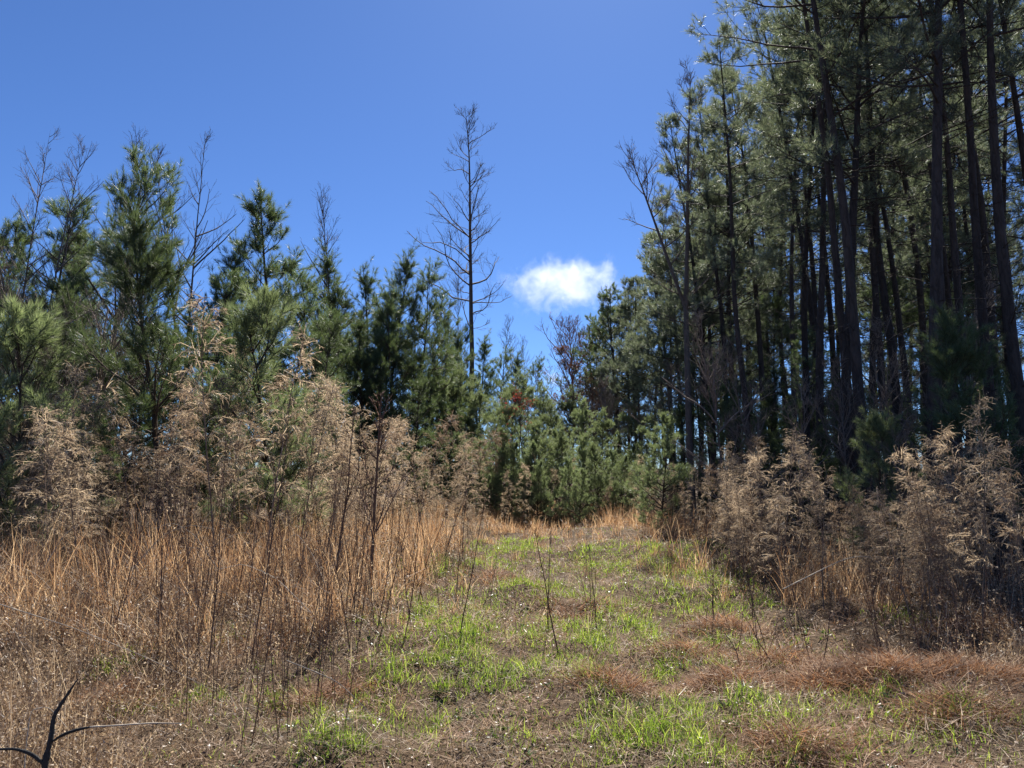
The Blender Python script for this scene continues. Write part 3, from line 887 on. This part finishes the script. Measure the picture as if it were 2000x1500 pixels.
# ---- leafless trees
POPLAR = make_bare(31, 18.5, .165, .42, 2.6, 54, 6, 4, 'dark_bark', e_lo=.25, e_hi=1.05, twig=.006, bend=.25, wig=.17)
tree_at(POPLAR, 'bare_tree', 'tall straight leafless poplar standing alone against the blue sky', 'tree', 917, 240, 37, rz=.6, tilt=(.004, 0))
FORKED = make_bare(32, 14, .125, .42, 1.8, 54, 6, 4, 'grey_bark', wig=.08, fork=(.47, (-.30, 0, 1), 5.2, .5), e_lo=.5, e_hi=1.05, twig=.0055, sway=.014)
tree_at(FORKED, 'bare_tree', 'leafless tree with trunk forked halfway up in front of the pine forest', 'tree', 1352, 128, 22.0, rz=0, tilt=(-.022, 0))
SLIM = [make_bare(33, 12, .055, .30, 2.0, 60, 5, 2, 'dark_bark', twig=.0042, e_lo=.6, e_hi=1.0, wig=.05, bend=.35, sway=.012),
        make_bare(34, 12, .05, .3, 1.6, 54, 5, 2, 'dark_bark', twig=.0042, e_lo=.65, e_hi=1.0, wig=.05, bend=.35, sway=.010),
        make_bare(35, 12, .055, .35, 2.0, 76, 5, 2, 'dark_bark', fork=(.28, (.10, .06, 1), 8.0, .8), twig=.0042, e_lo=.6, e_hi=1.0, wig=.05, bend=.35, sway=.012)]
for k, px, top, Y, tl, lab in ((0, 272, 262, 21.5, .03, 'slender leafless sapling leaning outward beside the broad young pine'),
                               (2, 340, 265, 22, .006, 'twin-stemmed leafless sapling behind the pine with the pointed leader'),
                               (0, 655, 362, 26, .01, 'leafless sapling between the dense cone-shaped pine and the narrow pine clump'),
                               (1, 895, 500, 39, 0, 'thin leafless sapling right beside the tall bare poplar')):
    tree_at(SLIM[k], 'bare_sapling', lab, 'tree', px, top, Y, tilt=(tl, 0))
for k, px, top, Y in ((1, -8, 262, 20), (0, 28, 265, 19)):
    tree_at(SLIM[k], 'bare_sapling', 'leafless sapling rising above the thicket behind the low bushy pine', 'tree', px, top, Y, tilt=(.04, 0),
            group='bare saplings above the low bushy pine')
for k, px, top, Y in ((1, 842, 560, 38), (1, 860, 600, 40), (1, 1000, 640, 42), (0, 1035, 660, 44), (1, 1045, 690, 40), (1, 815, 545, 34), (1, 628, 420, 27), (0, 965, 620, 44),
                      (1, 1080, 700, 48)):
    tree_at(SLIM[k], 'bare_sapling', 'thin leafless sapling rising above the young pines', 'tree', px, top, Y,
            group='thin bare saplings above the young pines')
MAPLE = make_bare(36, 9, .09, .3, 3.0, 44, 8, 6, 'red_twig', e_lo=.6, e_hi=1.15, twig=.007)
tree_at(MAPLE, 'bare_tree', 'leafless red twigged maple at the far end of the track', 'tree', 1112, 625, 42)
RUSTY = make_bare(37, 8, .09, .25, 2.6, 46, 7, 5, 'grey_bark', e_lo=.3, e_hi=1.0, twig=.006, leaf=('brown_leaf', .7, .05, 4))
tree_at(RUSTY, 'oak_tree', 'broadleaf tree with clinging rusty brown leaves before the dark evergreens', 'tree', 1150, 690, 40)
REDBUSH = make_bare(38, 4.6, .04, .25, 1.3, 26, 5, 4, 'dark_bark', twig=.004, leaf=('red_leaf', .22, .04, 3))
tree_at(REDBUSH, 'red_leaved_sapling', 'small sapling with dark red leaves among pale pines by the track end', 'tree', 1030, 765, 27)
SHRUB = [make_bare(41, 5, .035, .12, 1.7, 34, 6, 4, 'grey_bark', e_lo=.5, e_hi=1.1, twig=.0045), make_bare(42, 5, .03, .15, 1.4, 36, 6, 4, 'grey_bark', e_lo=.6, e_hi=1.2, twig=.0045)]
for k, px, top, Y in ((0, 85, 470, 14.5), (1, 165, 500, 15), (0, 20, 600, 13.5), (1, 215, 560, 16), (0, 140, 600, 14)):
    tree_at(SHRUB[k], 'bare_shrub', 'pale leafless shrub with spreading branches before the dark thicket', 'shrub', px, top, Y, group='bare shrubs before the pine thicket')
for k, px, top, Y in ((1, 1415, 640, 15.5), (0, 1560, 760, 14), (1, 1640, 700, 13.5), (0, 1740, 820, 11.5), (1, 1840, 880, 10.5), (0, 1480, 700, 16), (1, 1330, 720, 24), (0, 1240, 760, 30),
                      (1, 1765, 620, 16), (0, 1870, 560, 15), (1, 1200, 740, 34), (0, 1150, 740, 36)):
    tree_at(SHRUB[k], 'bare_shrub', 'thin leafless shrub in the shade of the forest edge', 'shrub', px, top, Y, group='bare shrubs along the forest edge')


# ================================================================== dry plumed weeds
FEN = [make_fennel(60 + i, 2.7, 30 + 7 * (i % 4), 8, .42 + .06 * (i % 4), .08) for i in range(8)]


def fennel(px, top, Y, lab, group=None, k=None, tilt=None, wide=1.0):
    p = FEN[rnd.randrange(8) if k is None else k]
    b = at(px, 1000, Y)
    s = max(.3, (at(px, top, Y)[2] + .05) / p['H'])
    t = tilt or (rnd.gauss(0, .05), rnd.gauss(0, .04))
    return place(p, 'dog_fennel', lab, 'weed', on_ground(b[0], Y, .02), rnd.uniform(0, 6.28), (s * wide, s * wide, s), t, group)


for px, top, Y, lab in ((428, 592, 9.8, 'tallest tan feathery weed plume towering before the young pines'),
                        (512, 640, 9.4, 'arching golden weed plume rising beside the tallest feathery plume'),
                        (1520, 815, 10.2, 'tan feathery weed crowning the thicket at the forest edge'),
                        (1905, 790, 7.4, 'bronze plumed weed standing before the long-needled pine sapling')):
    fennel(px, top, Y, lab, k=1)
LF, GF = 'tall dry feathery weed in the tan thicket before the young pines', 'dry plumed weeds before the young pines'
PROF = [(-150, 760), (0, 770), (60, 770), (120, 740), (200, 690), (280, 690), (350, 690), (400, 650), (460, 680), (520, 690), (600, 720), (650, 760), (700, 800), (760, 815),
        (820, 830), (900, 860), (960, 885), (1000, 920)]
for i in range(92):
    px = rnd.uniform(-150, 900) if i % 4 else rnd.uniform(640, 960)
    Y = rnd.uniform(10.3, 16) if px < 700 else rnd.uniform(12, 22)
    top = np.interp(px, [a for a, _ in PROF], [b for _, b in PROF]) + abs(rnd.gauss(0, 130)) - 15
    h = at(px, top, Y)[2]
    q = 'towering' if h > 2.3 else 'head-high' if h > 1.6 else 'low'
    fennel(px, top, Y, LF.replace('tall', q), q + ' ' + GF)
for i in range(26):
    px = rnd.uniform(-120, 940)
    Y = rnd.uniform(9.6, 12.5) if px < 700 else rnd.uniform(11, 18)
    fennel(px, rnd.uniform(800, 930), Y, 'low ' + LF[5:], 'low ' + GF, wide=1.2)
LF2, GF2 = 'dry brown feathery weed in the thicket along the forest edge', 'dry plumed weeds along the forest edge'
PROF2 = [(1180, 945), (1260, 930), (1330, 925), (1400, 900), (1440, 890), (1480, 850), (1560, 830), (1620, 880), (1680, 930), (1740, 940), (1790, 900), (1840, 880), (1900, 815), (2000, 830), (2150, 820)]
for i in range(88):
    px = rnd.uniform(1180, 2150) if i % 3 else (rnd.uniform(1420, 1640) if i % 2 else rnd.uniform(1250, 1440))
    ye = float(np.interp(px, [1180, 1300, 1400, 1500, 1600, 1800, 2000, 2200], [24, 16, 11.5, 9.6, 9, 8, 7, 6.5]))
    Y = ye + abs(rnd.gauss(0, 2.0)) + .2
    top = np.interp(px, [a for a, _ in PROF2], [b for _, b in PROF2]) + abs(rnd.gauss(0, 90)) - 15
    h = at(px, top, Y)[2]
    q = 'head-high' if h > 1.6 else 'low'
    fennel(px, top, Y, q + ' ' + LF2, q + ' ' + GF2, wide=1.1)
for i in range(22):
    px = rnd.uniform(1300, 2150) if i % 3 else rnd.uniform(1640, 1820)
    ye = float(np.interp(px, [1180, 1300, 1400, 1500, 1600, 1800, 2000, 2200], [24, 16, 11.5, 9.6, 9, 8, 7, 6.5]))
    fennel(px, rnd.uniform(930, 1020), ye + rnd.uniform(-.2, 2), 'low ' + LF2, 'low ' + GF2, wide=1.5)
for i in range(26):
    px = rnd.uniform(840, 1260)
    fennel(px, rnd.uniform(885, 960), rnd.uniform(22, 27), 'dry grey brown weed across the end of the track', 'dry weeds across the end of the track')

# ================================================================== thin dark stalks and saplings
STK = [make_stalk(80 + i, 1.8, .0062, 5 + 2 * (i % 3), .26, 'stalk', 26 if i % 2 else 0) for i in range(6)]


def stalk(px, base, top, lab, group=None, k=None, scale=1.0, tilt=None):
    b = gpt(px, base)
    h = at(px, top, b[1])[2]
    p = STK[rnd.randrange(6) if k is None else k]
    s = h / p['H']
    return place(p, 'dry_stalk', lab, 'weed stalk', on_ground(b[0], b[1], .0), rnd.uniform(0, 6.28), (scale, scale, s), tilt or (rnd.gauss(.02, .07), rnd.gauss(0, .05)), group)


for px, base, top, lab in ((400, 1330, 760, 'tall dark upright stalk standing before the rust orange grass'),
                           (490, 1300, 700, 'long straight dark stalk beside the tall upright stalk in the weeds')):
    stalk(px, base, top, lab, scale=1.1)
for i in range(120):
    px = rnd.uniform(60, 900)
    base = rnd.uniform(1130, 1290) if px > 200 else rnd.uniform(1100, 1200)
    if i % 4 == 0:
        px = rnd.uniform(340, 720); base = rnd.uniform(1290, 1440)
    stalk(px, base, rnd.uniform(850, 1010), 'thin dark dead stalk standing in the rust orange grass', 'dark dead stalks in the rust orange grass', scale=rnd.uniform(.6, 1.0) * (.62 if base > 1290 else 1))
for i in range(40):
    px = rnd.uniform(900, 1420)
    base = rnd.uniform(1015, 1250) if i % 3 else rnd.uniform(1010, 1070)
    stalk(px, base, base - rnd.uniform(70, 170), 'short thin dead stalk growing out of the grassy track', 'thin dead stalks in the track', scale=.6)
for i in range(60):
    px = rnd.uniform(1380, 2040)
    base = rnd.uniform(1130, 1300) + (px - 1400) * .09
    stalk(px, base, base - rnd.uniform(110, 280), 'thin brown dead stalk along the edge of the forest thicket', 'dead stalks along the forest thicket', scale=rnd.uniform(.6, .95))

SAP = [make_stalk(95, 2.6, .027, 15, .5, 'stalk', 0, 6), make_stalk(96, 2.4, .016, 12, .4, 'stalk', 0, 4), make_stalk(97, 1.4, .009, 9, .3, 'stalk', 0, 3)]


def sapling(k, px, base, top, lab, tilt, rz):
    b = gpt(px, base)
    s = at(px, top, b[1])[2] / SAP[k]['H']
    place(SAP[k], 'bare_sapling', lab, 'sapling', on_ground(b[0], b[1], .0), rz, s, tilt)


sapling(0, 722, 1195, 790, 'small crooked leafless sapling at the corner of the rust orange grass', (.06, 0), .5)
sapling(1, 655, 1180, 800, 'straight thin leafless sapling next to the small crooked sapling', (.04, 0), 1.9)
sapling(2, 1092, 1275, 1005, 'slim leafless sapling standing alone in the middle of the track', (-.04, 0), .3)
sapling(2, 1070, 1240, 1030, 'thin companion stem close beside the slim sapling in the track', (-.1, .02), 2.0)
sapling(2, 1165, 1220, 1040, 'leaning bare sapling in the track next to the slim sapling', (-.13, 0), 4.0)


# ---- forked dead branch, broken canes, fallen leaves
def free_tube(name, px_pts, Y, radii, mat, label, cat, parts=(), k=7):
    e = link(name, None)
    base = at(*px_pts[0], Y)
    e.location = base
    tag(e, label, cat)
    for pname, pts, rad, mt in ((('stem', px_pts, radii, mat),) + tuple(parts)):
        P = np.array([at(p[0], p[1], Y + (p[2] if len(p) > 2 else 0)) for p in pts]) - base
        # smooth the polyline
        t = np.linspace(0, len(P) - 1, len(P) * 7)
        Ps = np.stack([np.interp(t, np.arange(len(P)), P[:, i]) for i in range(3)], 1)
        for _ in range(6):
            Ps[1:-1] = .25 * Ps[:-2] + .5 * Ps[1:-1] + .25 * Ps[2:]
        R = np.interp(t, np.arange(len(P)), rad)
        g = Geo()
        tubes(g, Ps[None], R[None], k, .2, RS(len(pts)))
        link(pname, g.mesh(name + '_' + pname, MAT[mt]), e)
    return e


free_tube('forked_branch', [(80, 1625), (84, 1540), (88, 1490), (100, 1440), (104, 1400), (124, 1368), (152, 1326)], 3.5,
          [.016, .015, .0135, .011, .009, .0075, .002], 'black_wood',
          'blackened forked dead branch sticking up out of the low weeds', 'branch',
          (('limb', [(86, 1492), (62, 1472, -.02), (30, 1462, -.04), (-25, 1464, -.06)], [.009, .008, .006, .004], 'black_wood'),
           ('limb', [(100, 1450), (120, 1436, -.03), (150, 1425, -.06), (178, 1420, -.08)], [.004, .0065, .006, .004], 'black_wood'),
           ('limb', [(176, 1420, -.08), (240, 1416, -.1), (300, 1412, -.12), (360, 1413, -.14)], [.0035, .003, .0025, .0015], 'pale_wood')))


def cane(px_pts, Y, r, lab, group=None):
    e = free_tube('dry_cane', px_pts, Y, [r * (1 - .6 * i / (len(px_pts) - 1)) for i in range(len(px_pts))], 'pale_wood', lab, 'cane', k=5)
    if group:
        e['group'] = group


cane([(0, 1180), (150, 1228), (300, 1290), (420, 1350)], 5.2, .003, 'long pale broken cane lying slantwise over the low weeds')
cane([(46, 1620), (48, 1480), (58, 1400), (64, 1385), (95, 1379), (130, 1420)], 3.7, .003, 'pale cane arching over like a hook beside the forked dead branch')
cane([(560, 1290), (660, 1330), (730, 1400)], 4.6, .0035, 'pale cane bent across the low weeds near the track')
cane([(1530, 1150), (1650, 1090, .3), (1700, 1085, .4), (1760, 1140, .5)], 8.2, .006, 'pale twisted dead cane in front of the dark forest thicket')
GA = 'arching dry canes in the orange grass'
for i in range(16):
    px = rnd.uniform(-20, 640); py = rnd.uniform(1010, 1180); Y = rnd.uniform(7, 9.5)
    L_ = rnd.uniform(60, 190) * rnd.choice((-1, 1)); h_ = rnd.uniform(10, 60)
    cane([(px, py + 60), (px + L_ * .35, py - h_ * .2), (px + L_ * .7, py - h_), (px + L_, py - h_ * .6)], Y, .0035, 'pale dry cane arching through the rust orange grass', GA)

gl_ = RS(77)
gleaf = Geo()
blades(gleaf, np.zeros((1, 3)), np.array([0.]), np.array([1.1]), np.array([.8]), np.array([.09]), np.array([.05]), gl_, 4, .6)
LEAF = gleaf.mesh('fallen_leaf', MAT['brown_leaf'], True)
for px, py in ((1602, 1385), (1640, 1405), (1575, 1365), (922, 1232), (1180, 1200), (1085, 1180)):
    p = gpt(px, py)
    o = tag(link('fallen_leaf', LEAF), 'curled russet dead leaf lying in the grass of the track', 'leaf', 'russet leaves fallen in the track')
    o.location = (p[0], p[1], float(ground_h(p[0], p[1])) + .03)
    o.rotation_euler = (rnd.uniform(-.3, .3), rnd.uniform(-.3, .3), rnd.uniform(0, 6.28))


# ================================================================== cloud
def cloud(px0, px1, py0, py1, dist, label, dens, seed, thr=.44):
    c = at((px0 + px1) / 2, (py0 + py1) / 2, dist)
    sx = (px1 - px0) / F * dist * .5; sz = (py1 - py0) / F * dist * .5
    import bmesh
    bm = bmesh.new()
    bmesh.ops.create_icosphere(bm, subdivisions=3, radius=1.0)
    g = RS(seed)
    for v in bm.verts:
        v.co *= 1 + .06 * g.normal()
        v.co.x *= sx * 1.25; v.co.y *= sz * 1.6; v.co.z *= sz * 1.35
    me = bpy.data.meshes.new('cloud'); bm.to_mesh(me); bm.free()
    m, nt, out = new_mat('cloud_vapour')
    L = nt.links.new
    tc = N(nt, 'ShaderNodeTexCoord')
    mp = N(nt, 'ShaderNodeMapping'); mp.inputs['Scale'].default_value = (1 / sx, 1 / (sz * 1.5), 1 / sz)
    L(tc.outputs['Object'], mp.inputs['Vector'])
    ln = N(nt, 'ShaderNodeVectorMath', operation='LENGTH'); L(mp.outputs[0], ln.inputs[0])
    nz = N(nt, 'ShaderNodeTexNoise'); nz.inputs['Scale'].default_value = 4.2 / sx; nz.inputs['Detail'].default_value = 9; nz.inputs['Distortion'].default_value = .35
    nz.inputs['Roughness'].default_value = .68
    ofs = N(nt, 'ShaderNodeVectorMath', operation='ADD'); ofs.inputs[1].default_value = (seed * 13.1, seed * 7.7, 0)
    L(tc.outputs['Object'], ofs.inputs[0]); L(ofs.outputs[0], nz.inputs['Vector'])
    fall = N(nt, 'ShaderNodeMapRange'); fall.inputs[1].default_value = .15; fall.inputs[2].default_value = 1.15
    fall.inputs[3].default_value = .12; fall.inputs[4].default_value = -.26
    L(ln.outputs['Value'], fall.inputs[0])
    ad = N(nt, 'ShaderNodeMath', operation='ADD'); L(nz.outputs[0], ad.inputs[0]); L(fall.outputs[0], ad.inputs[1])
    mr = N(nt, 'ShaderNodeMapRange'); mr.inputs[1].default_value = thr; mr.inputs[2].default_value = thr + .3
    mr.inputs[3].default_value = 0; mr.inputs[4].default_value = dens
    L(ad.outputs[0], mr.inputs[0])
    pv = N(nt, 'ShaderNodeVolumePrincipled')
    pv.inputs['Color'].default_value = (1, 1, 1, 1); pv.inputs['Anisotropy'].default_value = .3
    L(mr.outputs[0], pv.inputs['Density'])
    L(pv.outputs[0], out.inputs['Volume'])
    me.materials.append(m)
    o = tag(link('cloud', me), label, 'cloud')
    o.location = c
    return o


cloud(930, 1275, 478, 632, 1200, 'small bright white cloud drifting above the end of the track', .016, 3, .45)
cloud(1050, 1110, 715, 765, 1500, 'faint white cloud low over the far trees', .012, 5, .45)
